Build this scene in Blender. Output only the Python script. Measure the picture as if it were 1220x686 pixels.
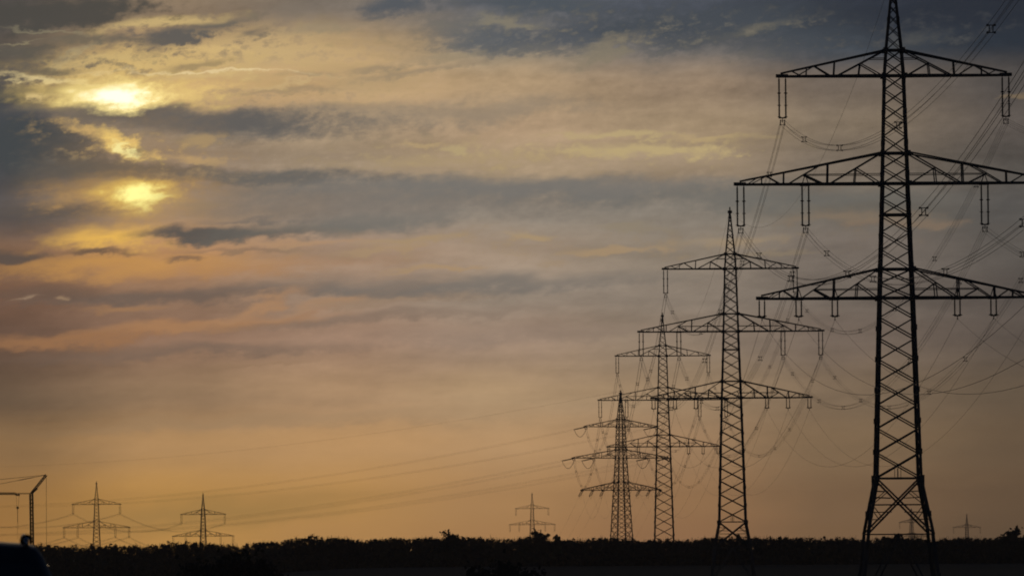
import bpy, math, random
import numpy as np
from mathutils import Vector, Matrix

random.seed(7); rng = np.random.default_rng(7)
for o in list(bpy.data.objects): bpy.data.objects.remove(o)
scene = bpy.context.scene
COL = scene.collection
R = math.radians

# ------------------------------------------------------------------ camera
# the photograph is 1220 x 686; a long lens on a low embankment, eye 8 m above the fields
F = 6350.0                       # focal length in photograph pixels
EYE = Vector((0, 0, 8.0))
PITCH = math.atan((638.5-343)/F)
ROLL = R(-0.38)
cam = bpy.data.cameras.new('camera'); cam_o = bpy.data.objects.new('camera', cam); COL.objects.link(cam_o)
CAMM = Matrix.Rotation(math.pi/2+PITCH, 4, 'X') @ Matrix.Rotation(ROLL, 4, 'Z')
cam_o.matrix_world = Matrix.Translation(EYE) @ CAMM
cam.sensor_width = 36.0; cam.sensor_fit = 'HORIZONTAL'; cam.lens = 36.0*F/1220
cam.clip_start = 0.5; cam.clip_end = 60000
cam.dof.use_dof = True; cam.dof.focus_distance = 520; cam.dof.aperture_fstop = 8.0
scene.camera = cam_o
scene.render.resolution_x = 1024; scene.render.resolution_y = 575
scene.view_settings.view_transform = 'Standard'; scene.view_settings.look = 'None'
scene.view_settings.exposure = 0; scene.view_settings.gamma = 1
scene.view_settings.use_curve_mapping = False
scene.cycles.filter_width = 1.9
scene.cycles.volume_bounces = 1

def at(px, py, d):
    """the place d metres down the view (+Y) that stands in direction (px, py)"""
    v = (CAMM.to_3x3() @ Vector(((px-610)/F, -(py-343)/F, -1)))
    return EYE + v*(d/v.y)

# ------------------------------------------------------------------ sky (world): Nishita dusk + cloud deck by direction
SUN_AZ = math.atan((150-610)/F); SUN_EL = (640-170)/F
world = bpy.data.worlds.new('World'); scene.world = world; world.use_nodes = True
wt = world.node_tree; wt.nodes.clear(); W = wt.nodes; WL = wt.links
def lin(c):
    return tuple(((v/255)/12.92 if v/255 <= .04045 else ((v/255+.055)/1.055)**2.4) for v in c)
def sock(n, i, v):
    if isinstance(v, bpy.types.NodeSocket): WL.new(v, n.inputs[i])
    elif v is not None: n.inputs[i].default_value = v
def wmath(op, a, b=None, c=None, clamp=False):
    n = W.new('ShaderNodeMath'); n.operation = op; n.use_clamp = clamp
    for i, v in enumerate((a, b, c)): sock(n, i, v)
    return n.outputs[0]
def wvec(op, a, b=None):
    n = W.new('ShaderNodeVectorMath'); n.operation = op
    for i, v in enumerate((a, b)): sock(n, i, v)
    return n.outputs['Value'] if op in ('LENGTH', 'DOT_PRODUCT') else n.outputs[0]
def wramp(v, a, b, lo=0.0, hi=1.0, smooth=True):
    n = W.new('ShaderNodeMapRange'); n.interpolation_type = 'SMOOTHSTEP' if smooth else 'LINEAR'
    sock(n, 0, v)
    for i, x in enumerate((a, b, lo, hi)): n.inputs[i+1].default_value = x
    return n.outputs[0]
def wmix(f, a, b, mode='MIX'):
    n = W.new('ShaderNodeMix'); n.data_type = 'RGBA'; n.blend_type = mode; n.clamp_result = False
    sock(n, 0, f)
    for i, v in ((6, a), (7, b)):
        if isinstance(v, bpy.types.NodeSocket): WL.new(v, n.inputs[i])
        else: n.inputs[i].default_value = (*v, 1) if len(v) == 3 else v
    return n.outputs[2]
def comb(x, y, z=0.0):
    n = W.new('ShaderNodeCombineXYZ')
    for i, v in enumerate((x, y, z)): sock(n, i, v)
    return n.outputs[0]
def noise(vec, scale, detail, rough=.55, colour=False, dist=0.0):
    n = W.new('ShaderNodeTexNoise'); n.noise_dimensions = '3D'
    WL.new(vec, n.inputs['Vector'])
    n.inputs['Scale'].default_value = scale; n.inputs['Detail'].default_value = detail
    n.inputs['Roughness'].default_value = rough; n.inputs['Distortion'].default_value = dist
    return n.outputs['Color' if colour else 'Fac']

tc = W.new('ShaderNodeTexCoord'); sep = W.new('ShaderNodeSeparateXYZ'); WL.new(tc.outputs['Generated'], sep.inputs[0])
dx, dy, dz = sep.outputs
dyc = wmath('MAXIMUM', dy, 0.12)
# sky direction in units of 1/100 of a photograph pixel pitch: U = azimuth to the right, V = downwards from the top edge
U = wmath('MULTIPLY_ADD', wmath('DIVIDE', dx, dyc), F/100, 6.10)
V = wmath('MULTIPLY_ADD', wmath('DIVIDE', dz, dyc), -F/100, 6.385)
P0 = comb(U, V, 1.0)
# stretched turbulence that drags the cloud edges about
st = comb(wmath('MULTIPLY', U, .45), wmath('MULTIPLY', wmath('MULTIPLY_ADD', U, .10, V), 1.3), 3.3)
n1 = noise(st, 1.1, 4, .62, True)
w1 = wvec('MULTIPLY', wvec('SUBTRACT', n1, (.5, .5, .5)), (1.5, .55, 0))
P = wvec('ADD', P0, w1)
st2 = comb(wmath('MULTIPLY', U, 1.0), wmath('MULTIPLY', wmath('MULTIPLY_ADD', U, .12, V), 2.2), 9.1)
fine = noise(st2, 2.2, 6, .68)                         # thready detail
st4 = comb(wmath('MULTIPLY', U, 1.7), wmath('MULTIPLY', wmath('MULTIPLY_ADD', U, .10, V), 2.7), 2.1)
puff = noise(st4, 4.2, 5, .62)                         # small broken cloudlets
puffy = wmath('MULTIPLY', wmath('SUBTRACT', puff, .5), wramp(V, 1.9, 3.1, .8, .18))
mixed = wmath('ADD', puffy, fine)
Pw_ = comb(wmath('MULTIPLY', puffy, .7), wmath('MULTIPLY', wmath('SUBTRACT', fine, .5), .22), 0)
P = wvec('ADD', P, Pw_)
w1s = wvec('MULTIPLY', wvec('SUBTRACT', n1, (.5, .5, .5)), (1.2, .30, 0))
Ps = wvec('ADD', P0, w1s)
sp = W.new('ShaderNodeSeparateXYZ'); WL.new(Ps, sp.inputs[0])
Us, Vs = sp.outputs[0], sp.outputs[1]
st3 = comb(wmath('MULTIPLY', U, .22), wmath('MULTIPLY', V, 1.5), 5.0)
broad = noise(st3, 1.6, 4, .55)                        # broad layers

ROWS = [  # V, then colours at U = 0, 2, 4, 6, 8, 10, 12.2
 (0.05, (76,74,70), (128,114,92), (118,112,100), (88,94,98), (76,83,91), (54,61,70), (36,42,51)),
 (0.55, (84,80,72), (172,148,106), (178,154,112), (132,126,108), (100,100,96), (66,74,80), (40,48,56)),
 (1.00, (74,75,74), (196,166,112), (190,162,116), (168,148,114), (148,132,108), (108,100,88), (76,74,70)),
 (1.50, (66,70,74), (142,128,106), (158,142,114), (164,144,114), (152,136,108), (120,110,92), (84,80,74)),
 (2.00, (70,73,74), (128,116,100), (150,136,112), (158,142,114), (146,132,108), (112,104,90), (82,80,74)),
 (2.50, (84,80,76), (142,122,96), (132,124,110), (134,128,114), (124,120,108), (104,102,92), (78,78,74)),
 (3.00, (116,92,70), (168,130,90), (146,126,104), (148,134,114), (132,124,108), (110,104,94), (82,80,74)),
 (3.50, (108,84,66), (130,106,84), (142,124,104), (138,128,112), (126,118,104), (106,100,90), (80,76,70)),
 (4.00, (92,74,60), (130,105,84), (146,122,100), (148,130,110), (132,120,102), (110,100,88), (82,76,68)),
 (4.70, (94,79,64), (132,110,87), (158,132,104), (158,136,108), (138,120,98), (112,98,82), (86,76,64)),
 (5.30, (128,102,70), (162,130,90), (174,140,98), (168,138,102), (146,120,92), (116,98,76), (92,78,62)),
 (6.00, (160,120,64), (190,146,78), (188,146,86), (176,138,92), (154,120,84), (122,98,72), (98,80,60)),
 (6.40, (164,122,64), (192,148,80), (184,142,86), (172,132,86), (150,114,80), (124,98,70), (96,78,58)),
]
UST = [0, 2, 4, 6, 8, 10, 12.2]
LOW = lambda v: 1.10+.12*min(1, max(0, (v-1.8)/1.2))+.26*min(1, max(0, (v-4.0)/1.6))      # the air dims the low sky again
def rowcol(cs, gain=1.08):
    n = W.new('ShaderNodeValToRGB'); cr = n.color_ramp; cr.interpolation = 'EASE'
    WL.new(wramp(Us, -1, 13.2, 0, 1, False), n.inputs[0])
    while len(cr.elements) < len(cs): cr.elements.new(.5)
    for e, u, c in zip(cr.elements, UST, cs):
        e.position = (u+1)/14.2; e.color = (*(q*gain*t_ for q, t_ in zip(lin(c), (1.06,.98,1.0) if gain < 1.25 else (1.07,.985,.90))), 1)
    return n.outputs[0]
sky = rowcol(ROWS[0][1:])
for a, b in zip(ROWS[:-1], ROWS[1:]):
    sky = wmix(wramp(Vs, a[0], b[0]), sky, rowcol(b[1:], LOW(b[0])))
# layered streaks and threads: brightness only
mod = wmath('ADD', wmath('MULTIPLY', wmath('SUBTRACT', broad, .5), .9), wmath('MULTIPLY', wmath('SUBTRACT', mixed, .5), .42))
fade = wramp(Vs, 6.2, 3.6, .12, 1)                      # the low sky is smooth
mod = wmath('MULTIPLY_ADD', mod, fade, 1.0)
mc_ = W.new('ShaderNodeCombineColor')          # explicit conversion keeps the node order straight for the compiler
for i in range(3): WL.new(mod, mc_.inputs[i])
n_ = W.new('ShaderNodeMix'); n_.data_type = 'RGBA'; n_.blend_type = 'MULTIPLY'; n_.inputs[0].default_value = 1
WL.new(sky, n_.inputs[6]); WL.new(mc_.outputs[0], n_.inputs[7]); sky = n_.outputs[2]

ef = wmath('SUBTRACT', mixed, .5)
def blob(sky, P, ef, x, y, rx, ry, rot, col, op, inner=.25, ragged=.9, gain=1.0, broken=0):
    """one cloud or glow: centre and radii in photograph pixels of sky direction"""
    ca, sa = math.cos(R(-rot)), math.sin(R(-rot)); cx, cy = x/100, y/100
    p_ = wvec('DOT_PRODUCT', P, (ca*100/rx, sa*100/rx, -(cx*ca+cy*sa)*100/rx))
    q_ = wvec('DOT_PRODUCT', P, (-sa*100/ry, ca*100/ry, (cx*sa-cy*ca)*100/ry))
    l_ = wmath('SQRT', wmath('MULTIPLY_ADD', p_, p_, wmath('MULTIPLY', q_, q_)))
    r = wmath('MULTIPLY_ADD', ef, ragged, l_)
    f = wramp(r, 1.25, inner, 0, op)
    if broken:      # only where the small-scale turbulence is high (1) or low (-1): torn patches
        f = wmath('MULTIPLY', f, wramp(ef, -.03*broken, .27*broken))
    c = tuple(v*gain for v in lin(col))
    return wmix(f, sky, c)
BL = [
 # golden light round the hidden sun
 (300, 66, 150, 46, 4, (206,178,124), .6, 0, .9), (195, 26, 85, 10, 6, (208,180,122), .85, .1, 1.4),
 (150, 78, 150, 26, 3, (216,184,118), .75, .1, 1.3), (440, 95, 90, 26, 0, (184,160,120), .5, 0, .9),
 (215, 50, 200, 44, 6, (106,98,90), .85, .3, .6, 1, 1), (110, 70, 120, 26, 0, (112,104,88), .8, .3, .6, 1, 1), (330, 125, 240, 34, 4, (134,122,106), .7, .1, .6, 1, 1), (120, 95, 130, 24, 0, (228,200,140), .7, .2, .6, 1, -1),
 (255, 86, 150, 2.2, -2, (236,212,160), .75, .1, 1.2), (100, 58, 60, 2.5, 16, (170,154,118), .6, .1, 1.6), (120, 68, 90, 5, 0, (206,178,120), .6, .1, 1.4), (250, 60, 40, 6, 0, (216,184,124), .6, .1, 1.4),
 (500, 80, 90, 7, 8, (146,130,108), .6, .1, 1.4), (330, 108, 120, 6, 4, (150,132,106), .55, .1, 1.4), (345, 98, 60, 3, 10, (206,178,128), .6, .1, 1.3), (390, 30, 70, 8, 4, (150,136,112), .5, .1, 1.5), (350, 8, 60, 8, 0, (128,116,102), .6, .1, 1.4),
 # upper left clouds
 (60, 12, 135, 24, 2, (78,75,70), .95, .45, 1.2), (100, 46, 60, 10, 4, (108,100,86), .8, .2, 1.6), (28, 62, 44, 9, 8, (94,89,80), .8, .2, 2.0),
 (60, 34, 70, 2.5, -6, (150,140,112), .5, .1, 1.5), (30, 52, 34, 2.5, 14, (156,144,112), .55, .1, 1.8),
 (205, 45, 42, 15, 20, (94,91,88), .95, .25, 1.8), (158, 49, 30, 8, 0, (108,100,88), .85, .2, 1.7), (250, 26, 50, 10, 14, (100,96,90), .85, .2, 1.8), (300, 35, 26, 8, 8, (110,102,92), .75, .2, 1.8),
 (60, 78, 46, 6, 0, (100,93,80), .8, .2, 1.6), (235, 77, 44, 6, 6, (140,122,94), .65, .1, 1.8), (365, 90, 50, 5, 4, (152,134,108), .5, .1, 1.6),
 (70, 90, 90, 4, -3, (226,204,148), .85, .1, 1.4), (435, 78, 42, 8, 10, (140,126,106), .55, .1, 1.4),
 (16, 110, 56, 17, 0, (72,74,74), .95, .35, 1.2), (78, 102, 30, 9, 0, (96,91,82), .85, .2, 1.6),
 (142, 108, 130, 27, 0, (232,198,116), .92, .05, .9), (240, 92, 60, 6, -2, (214,184,128), .6, .1, 1.4),
 (260, 143, 240, 23, -2, (106,102,97), .85, .2, 1.0), (235, 135, 200, 15, -2, (98,95,92), .92, .35, 1.1), (150, 129, 60, 7, 0, (94,90,86), .85, .2, 1.3), (430, 128, 110, 10, 4, (140,127,110), .5, .1, 1.0),
 (30, 172, 130, 40, -6, (69,73,75), .95, .4, .9), (150, 200, 150, 17, -3, (78,80,80), .95, .35, 1.0),
 (320, 210, 170, 13, -2, (102,100,96), .9, .2, 1.0), (60, 246, 110, 14, 0, (92,84,78), .75, .2, 1.0),
 # bright gaps
 (165, 200, 140, 100, 0, (196,154,98), .24, 0, .8), (205, 108, 80, 12, 0, (234,200,128), .75, .1, 1.1),
 (54, 112, 15, 8, 0, (222,194,132), .85, .1, 1.2), (142, 109, 72, 19, 0, (255,232,150), 1, .3, .6, 1.2), (142, 108, 46, 12, 0, (255,252,220), 1, .4, .4, 1.3),
 (118, 160, 62, 13, -18, (196,162,106), .8, .1, 1.8), (150, 167, 44, 14, -22, (246,206,116), .95, .2, 1.2), (154, 172, 18, 7, -22, (255,238,160), .95, .3, .9), (172, 174, 16, 7, 0, (98,92,86), .6, .1, 1.6),
 (226, 183, 52, 9, -6, (192,158,110), .8, .1, 1.6), (252, 157, 34, 9, 8, (176,148,106), .8, .1, 1.4), (86, 141, 26, 5, -14, (152,130,98), .6, .1, 1.6), (420, 190, 90, 4, 2, (150,131,110), .5, .1, 1.4),
 (152, 231, 100, 32, 0, (204,158,90), .8, 0, 1.0), (154, 230, 56, 22, 0, (250,208,98), .95, .1, .7), (155, 231, 34, 15, 0, (255,244,150), 1, .3, .5, 1.25), (230, 243, 60, 5, 2, (166,138,102), .6, .1, 1.4),
 (128, 281, 84, 17, 0, (240,188,90), .95, .1, 1.0), (150, 313, 190, 16, 1, (204,150,82), .8, .1, .8), (250, 318, 220, 12, 2, (178,132,90), .5, .1, .9),
 (330, 250, 90, 10, 3, (146,124,102), .5, .1, 1.2),
 (130, 165, 120, 26, -8, (214,176,112), .75, .2, .6, 1, -1), (150, 250, 130, 40, 0, (190,148,96), .55, .1, .6, 1, -1), (330, 190, 170, 24, 3, (156,136,110), .6, .1, .6, 1, -1), (70, 185, 90, 20, 0, (92,92,90), .5, .2, .6, 1, -1),
 # bars under the sun
 (250, 278, 105, 9, 1, (88,84,80), .95, .3, .7), (350, 272, 130, 13, 3, (112,108,100), .75, .1, 1.0), (300, 262, 60, 4, 3, (108,102,96), .6, .1, 1.2),
 (22, 300, 54, 9, 0, (94,82,74), .92, .25, 1.1), (122, 299, 54, 5, 1, (108,88,72), .88, .2, 1.2), (222, 306, 22, 6, 0, (128,102,82), .85, .2, 1.3), (290, 296, 70, 4, 0, (134,112,92), .6, .1, 1.3),
 (350, 289, 110, 4, 1, (184,146,110), .65, .1, 1.4),
 (200, 350, 240, 11, 3, (110,96,86), .75, .1, .9), (60, 346, 90, 13, 0, (106,88,76), .65, .1, .9),
 (215, 388, 190, 11, 6, (180,132,90), .85, .1, .6), (296, 362, 80, 9, 20, (178,136,100), .85, .1, .6), (345, 372, 90, 6, 12, (166,128,98), .7, .1, .6), (420, 378, 240, 8, 3, (124,107,94), .5, .1, .6), (400, 352, 110, 8, 12, (174,137,106), .9, .1, .6), (500, 350, 90, 7, 0, (164,136,110), .6, .1, .7), (60, 406, 150, 10, 2, (160,116,80), .85, .1, .6),
 (150, 366, 60, 5, 3, (168,126,88), .65, .1, 1.0), (240, 418, 240, 10, 2, (116,100,88), .55, .1, .8), (250, 440, 160, 4, 4, (150,120,92), .5, .1, 1.0),
 (25, 351, 15, 4, 18, (164,138,112), .7, 0, 2.4), (70, 351, 11, 4.5, 10, (172,142,110), .75, 0, 2.2),
 # blue-grey deck along the top
 (478, 6, 46, 16, 0, (84,89,95), .92, .2, 1.2), (590, 44, 88, 22, -3, (94,98,102), .9, .2, 1.5), (720, 40, 160, 27, 2, (82,87,94), .92, .3, 1.4), (650, 8, 110, 14, 0, (78,85,92), .9, .3, 1.0),
 (900, 30, 220, 34, 0, (68,74,81), .85, .4, 1.1), (1130, 14, 220, 44, 0, (44,49,58), .8, .2, .8),
 (612, 27, 56, 5, -6, (136,128,110), .8, .1, 1.6), (905, 37, 62, 9, 12, (106,102,92), .8, .1, 1.7), (1110, 48, 50, 15, 0, (78,79,79), .7, .1, 1.4), (745, 60, 60, 12, 24, (138,127,106), .7, .1, 1.5), (520, 62, 60, 7, 5, (150,136,112), .5, .1, 1.6),
 (700, 40, 320, 36, 0, (132,124,108), .55, .2, .6, 1, -1), (1080, 40, 160, 36, 0, (84,84,84), .5, .2, .6, 1, -1), (400, 60, 130, 34, 4, (150,134,110), .5, .1, .6, 1, 1),
 (650, 182, 270, 26, 0, (198,174,128), .75, .1, .6, 1, -1), (600, 292, 330, 26, 0, (172,147,114), .65, .1, .6, 1, -1), (1010, 275, 220, 26, 0, (136,119,100), .6, .1, .6, 1, -1),
 # mid sky streaks
 (560, 132, 160, 18, 3, (146,133,116), .55, .1, 1.0), (735, 161, 80, 6, -1, (192,170,124), .75, .2, 1.8), (765, 181, 95, 10, -1, (194,172,124), .8, .25, 1.6),
 (825, 165, 40, 5, 0, (190,165,120), .75, .2, 1.5), (555, 192, 150, 12, 2, (176,153,116), .6, .1, 2.0), (547, 176, 24, 6, 0, (186,165,122), .8, .2, 1.5), (500, 172, 26, 3.5, 0, (188,162,118), .65, .2, 1.4),
 (470, 236, 330, 28, 1, (120,114,107), .65, .1, .8), (640, 226, 360, 15, 0, (120,117,112), .8, .2, .8), (900, 238, 240, 14, 0, (110,109,104), .65, .1, .9), (440, 262, 120, 13, 3, (118,116,110), .6, .1, .9),
 (470, 287, 80, 7, 4, (172,146,112), .8, .15, 1.7), (440, 298, 60, 5, 6, (174,146,112), .7, .1, 1.5), (627, 280, 42, 6, 0, (174,149,114), .85, .2, 1.4), (500, 318, 56, 3.5, 4, (176,146,110), .75, .2, 1.1),
 (738, 298, 64, 5, 2, (170,144,112), .85, .2, 1.4), (665, 312, 24, 4, 0, (162,139,112), .55, .2, 1.3), (760, 272, 54, 5, 0, (150,136,114), .55, .1, 1.3),
 (560, 335, 280, 13, 1, (120,114,107), .75, .1, .8), (470, 345, 120, 9, -2, (114,109,103), .5, .1, .9), (420, 358, 70, 9, 0, (154,128,104), .5, .1, .9),
 (870, 289, 80, 9, 1, (160,140,114), .85, .1, 1.4), (1010, 264, 110, 11, 0, (134,117,98), .75, .1, 1.4), (1100, 272, 80, 8, 2, (130,112,94), .8, .1, 1.4), (915, 306, 80, 4, 1, (144,128,106), .6, .1, 1.3),
 (862, 166, 60, 6, 0, (168,147,112), .6, .1, 1.4), (1215, 125, 18, 4, 0, (128,110,86), .7, .2, 1.0),
 (640, 400, 300, 14, 0, (138,121,108), .35, .1, .6), (330, 500, 380, 12, 2, (152,130,104), .3, .1, .5),
 (250, 606, 230, 24, 3, (196,152,84), .7, 0, .3),
]
def background(col, strength=1.0):
    n = W.new('ShaderNodeBackground'); WL.new(col, n.inputs[0]); n.inputs[1].default_value = strength
    return n.outputs[0]
def mix_shader(f, a, b):
    n = W.new('ShaderNodeMixShader'); WL.new(f, n.inputs[0]); WL.new(a, n.inputs[1]); WL.new(b, n.inputs[2])
    return n.outputs[0]
MAIN = (W, WL)
def region(u0, u1, v0, v1):
    """the cloud chain for one rectangle of sky: only clouds that can reach it are evaluated there"""
    global W, WL
    g = bpy.data.node_groups.new('clouds', 'ShaderNodeTree')
    for nm, ty, io in (('P','NodeSocketVector','INPUT'),('ef','NodeSocketFloat','INPUT'),('sky','NodeSocketColor','INPUT'),('out','NodeSocketColor','OUTPUT')):
        g.interface.new_socket(nm, in_out=io, socket_type=ty)
    W, WL = g.nodes, g.links
    gi = W.new('NodeGroupInput'); c = gi.outputs[2]
    for b in BL:
        x, y, rx, ry, rot = b[:5]; e = 1.75
        ex = (abs(rx*math.cos(R(rot)))+abs(ry*math.sin(R(rot))))*e/100+.7; ey = (abs(rx*math.sin(R(rot)))+abs(ry*math.cos(R(rot))))*e/100+.3
        if x/100+ex > u0 and x/100-ex < u1 and y/100+ey > v0 and y/100-ey < v1: c = blob(c, gi.outputs[0], gi.outputs[1], *b)
    WL.new(c, W.new('NodeGroupOutput').inputs[0])
    W, WL = MAIN
    n = W.new('ShaderNodeGroup'); n.node_tree = g
    for i, v in enumerate((P, ef, sky)): WL.new(v, n.inputs[i])
    return background(n.outputs[0])
UB, VB = [3.0, 6.2], [1.25, 2.4, 3.7]
def by_v(u0, u1):
    out = region(u0, u1, VB[-1], 99)
    hi = VB[-1]
    for lo in reversed([-99]+VB[:-1]):
        out = mix_shader(wmath('GREATER_THAN', V, hi), region(u0, u1, lo, hi), out); hi = lo
    return out
shade = by_v(UB[-1], 99); hi = UB[-1]
for lo in reversed([-99]+UB[:-1]):
    shade = mix_shader(wmath('GREATER_THAN', U, hi), by_v(lo, hi), shade); hi = lo
nish = W.new('ShaderNodeTexSky'); nish.sky_type = 'NISHITA'; nish.sun_disc = False
nish.sun_elevation = SUN_EL; nish.sun_rotation = SUN_AZ
nish.air_density = 1.2; nish.dust_density = 2.0
nd = wmix(1.0, nish.outputs[0], (.009, .0145, .030), 'MULTIPLY')   # cloud cover dims the rest of the dome
shade = mix_shader(wramp(dy, .72, .97), background(nd), shade)
wo = W.new('ShaderNodeOutputWorld'); WL.new(shade, wo.inputs[0])
world.cycles.sampling_method = 'MANUAL'; world.cycles.sample_map_resolution = 1024

sun = bpy.data.lights.new('sun', 'SUN'); sun.energy = .03; sun.angle = R(5); sun.color = (1, .72, .42)
sun_o = bpy.data.objects.new('sun', sun); COL.objects.link(sun_o)
sd = Vector((math.sin(SUN_AZ)*math.cos(SUN_EL), math.cos(SUN_AZ)*math.cos(SUN_EL), math.sin(SUN_EL)))
sun_o.rotation_euler = sd.to_track_quat('Z', 'Y').to_euler(); sun_o.location = (-60, 200, 120)

# ------------------------------------------------------------------ materials
def mat(name, col, rough=.8, metal=0.0, var=.25, scale=3.0, coat=0.0, col2=None):
    m = bpy.data.materials.new(name); m.use_nodes = True; t = m.node_tree; b = t.nodes['Principled BSDF']
    tcn = t.nodes.new('ShaderNodeTexCoord'); nz = t.nodes.new('ShaderNodeTexNoise'); t.links.new(tcn.outputs['Object'], nz.inputs['Vector'])
    nz.inputs['Scale'].default_value = scale; nz.inputs['Detail'].default_value = 5
    rp = t.nodes.new('ShaderNodeValToRGB'); t.links.new(nz.outputs['Fac'], rp.inputs[0])
    c2 = col2 or tuple(v*(1+var) for v in col); c1 = tuple(v*(1-var) for v in col)
    rp.color_ramp.elements[0].position = .3; rp.color_ramp.elements[0].color = (*c1, 1)
    rp.color_ramp.elements[1].position = .7; rp.color_ramp.elements[1].color = (*c2, 1)
    t.links.new(rp.outputs[0], b.inputs['Base Color'])
    b.inputs['Roughness'].default_value = rough; b.inputs['Metallic'].default_value = metal
    b.inputs['Specular IOR Level'].default_value = .5 if rough < .6 else .15
    b.inputs['Coat Weight'].default_value = coat; b.inputs['Coat Roughness'].default_value = .06
    return m
M = dict(
 steel=mat('weathered_galvanised_steel', (.07,.07,.072), .9, 0, .25, 1.2),
 insul=mat('brown_porcelain', (.06,.035,.025), .35, 0, .2, 4),
 wire=mat('aluminium_strand', (.14,.14,.145), .6, 0, .15, .5),
 field=mat('winter_field', (.028,.03,.02), 1.0, 0, .35, .02, col2=(.045,.04,.028)),
 asphalt=mat('asphalt', (.05,.05,.052), .9, 0, .2, 4),
 bark=mat('bark', (.05,.038,.028), .95, 0, .3, 2),
 leaf=mat('foliage', (.022,.032,.030), 1.0, 0, .4, .12, col2=(.032,.040,.036)),
 needle=mat('needles', (.035,.055,.03), .9, 0, .3, .3),
 crane=mat('crane_paint', (.12,.09,.04), .6, 0, .15, 2),
 cable=mat('steel_cable', (.1,.1,.1), .6, 0, .1, 2),
 hook=mat('hook_block', (.35,.25,.05), .5, 0, .15, 3),
 concrete=mat('concrete', (.32,.31,.29), .9, 0, .15, 3),
 paint=mat('black_car_paint', (.012,.013,.016), .42, 0, .1, 5),
 glass=mat('dark_car_glass', (.015,.017,.018), .12, 0, .1, 5),
 chrome=mat('brushed_aluminium', (.55,.55,.56), .3, 1, .08, 6),
 rubber=mat('tyre_rubber', (.02,.02,.02), .85, 0, .1, 6),
 red=mat('red_tail_lens', (.25,.01,.01), .2, 0, .1, 6),
 white=mat('number_plate', (.7,.7,.68), .5, 0, .04, 6),
)

# ------------------------------------------------------------------ mesh helpers
class MB:
    def __init__(s): s.v = []; s.f = []
    def add(s, vs, fs):
        n = len(s.v); s.v += [tuple(p) for p in vs]; s.f += [tuple(i+n for i in f) for f in fs]
    def box(s, c, size, rot=None):
        pts = [Vector((x*size[0]/2, y*size[1]/2, z*size[2]/2)) for x in (-1,1) for y in (-1,1) for z in (-1,1)]
        if rot: pts = [rot @ p for p in pts]
        s.add([p+Vector(c) for p in pts], [(0,1,3,2),(4,6,7,5),(0,4,5,1),(2,3,7,6),(0,2,6,4),(1,5,7,3)])
    def bar(s, a, b, w, h=None, up=(0,0,1)):
        """square steel section from a to b"""
        a = Vector(a); b = Vector(b); d = b-a
        if d.length < 1e-5: return
        d.normalize(); up = Vector(up)
        if abs(d.dot(up)) > .97: up = Vector((1,0,0))
        x = d.cross(up).normalized()*w/2; y = d.cross(x).normalized()*(h or w)/2
        s.add([a-x-y, a+x-y, a+x+y, a-x+y, b-x-y, b+x-y, b+x+y, b-x+y],
              [(3,2,1,0),(4,5,6,7),(0,1,5,4),(1,2,6,5),(2,3,7,6),(3,0,4,7)])
    def ell(s, a, b, w, t, sx, sy):
        """angle-iron leg at the corner whose outward signs are sx, sy"""
        a = Vector(a); b = Vector(b)
        prof = [(0,0),(-sx*w,0),(-sx*w,-sy*t),(-sx*t,-sy*t),(-sx*t,-sy*w),(0,-sy*w)]
        A = [a+Vector((p[0],p[1],0)) for p in prof]; B = [b+Vector((p[0],p[1],0)) for p in prof]
        fs = [(i,(i+1)%6,6+(i+1)%6,6+i) for i in range(6)] + [(5,4,3,0),(3,2,1,0),(6,9,10,11),(6,7,8,9)]
        s.add(A+B, fs)
    def tube(s, pts, r, n=6, caps=True):
        pts = [Vector(p) for p in pts]; rs = r if isinstance(r, (list, tuple)) else [r]*len(pts)
        base = len(s.v); m = len(pts)
        for i, p in enumerate(pts):
            d = (pts[min(i+1, m-1)]-pts[max(i-1, 0)]).normalized()
            up = Vector((0,0,1)) if abs(d.z) < .95 else Vector((1,0,0))
            x = d.cross(up).normalized(); y = x.cross(d)
            for k in range(n):
                a = 2*math.pi*k/n; s.v.append(tuple(p+(x*math.cos(a)+y*math.sin(a))*rs[i]))
        for i in range(m-1):
            for k in range(n):
                k2 = (k+1)%n
                s.f.append((base+i*n+k, base+i*n+k2, base+(i+1)*n+k2, base+(i+1)*n+k))
        if caps:
            s.f.append(tuple(base+k for k in reversed(range(n)))); s.f.append(tuple(base+(m-1)*n+k for k in range(n)))
    def mesh(s, name, m, smooth=False):
        me = bpy.data.meshes.new(name); me.from_pydata(s.v, [], s.f); me.materials.append(m)
        if smooth: me.polygons.foreach_set('use_smooth', [True]*len(me.polygons))
        me.update(); return me
    def build(s, name, m, parent=None, smooth=False):
        return link(name, s.mesh(name, m, smooth), parent)
def link(name, me, parent=None, loc=None):
    o = bpy.data.objects.new(name, me); COL.objects.link(o)
    if parent: o.parent = parent
    if loc: o.location = loc
    return o
def empty(name, loc=(0,0,0), rz=0):
    o = bpy.data.objects.new(name, None); COL.objects.link(o); o.location = loc; o.rotation_euler = (0,0,rz); o.empty_display_size = .5
    return o
def tag(o, label=None, cat=None, group=None, kind=None):
    for k, v in (('label',label),('category',cat),('group',group),('kind',kind)):
        if v: o[k] = v
    return o
def copy_tree(o, parent=None):
    c = o.copy(); COL.objects.link(c); c.parent = parent
    for ch in list(o.children): copy_tree(ch, c)
    return c

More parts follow.
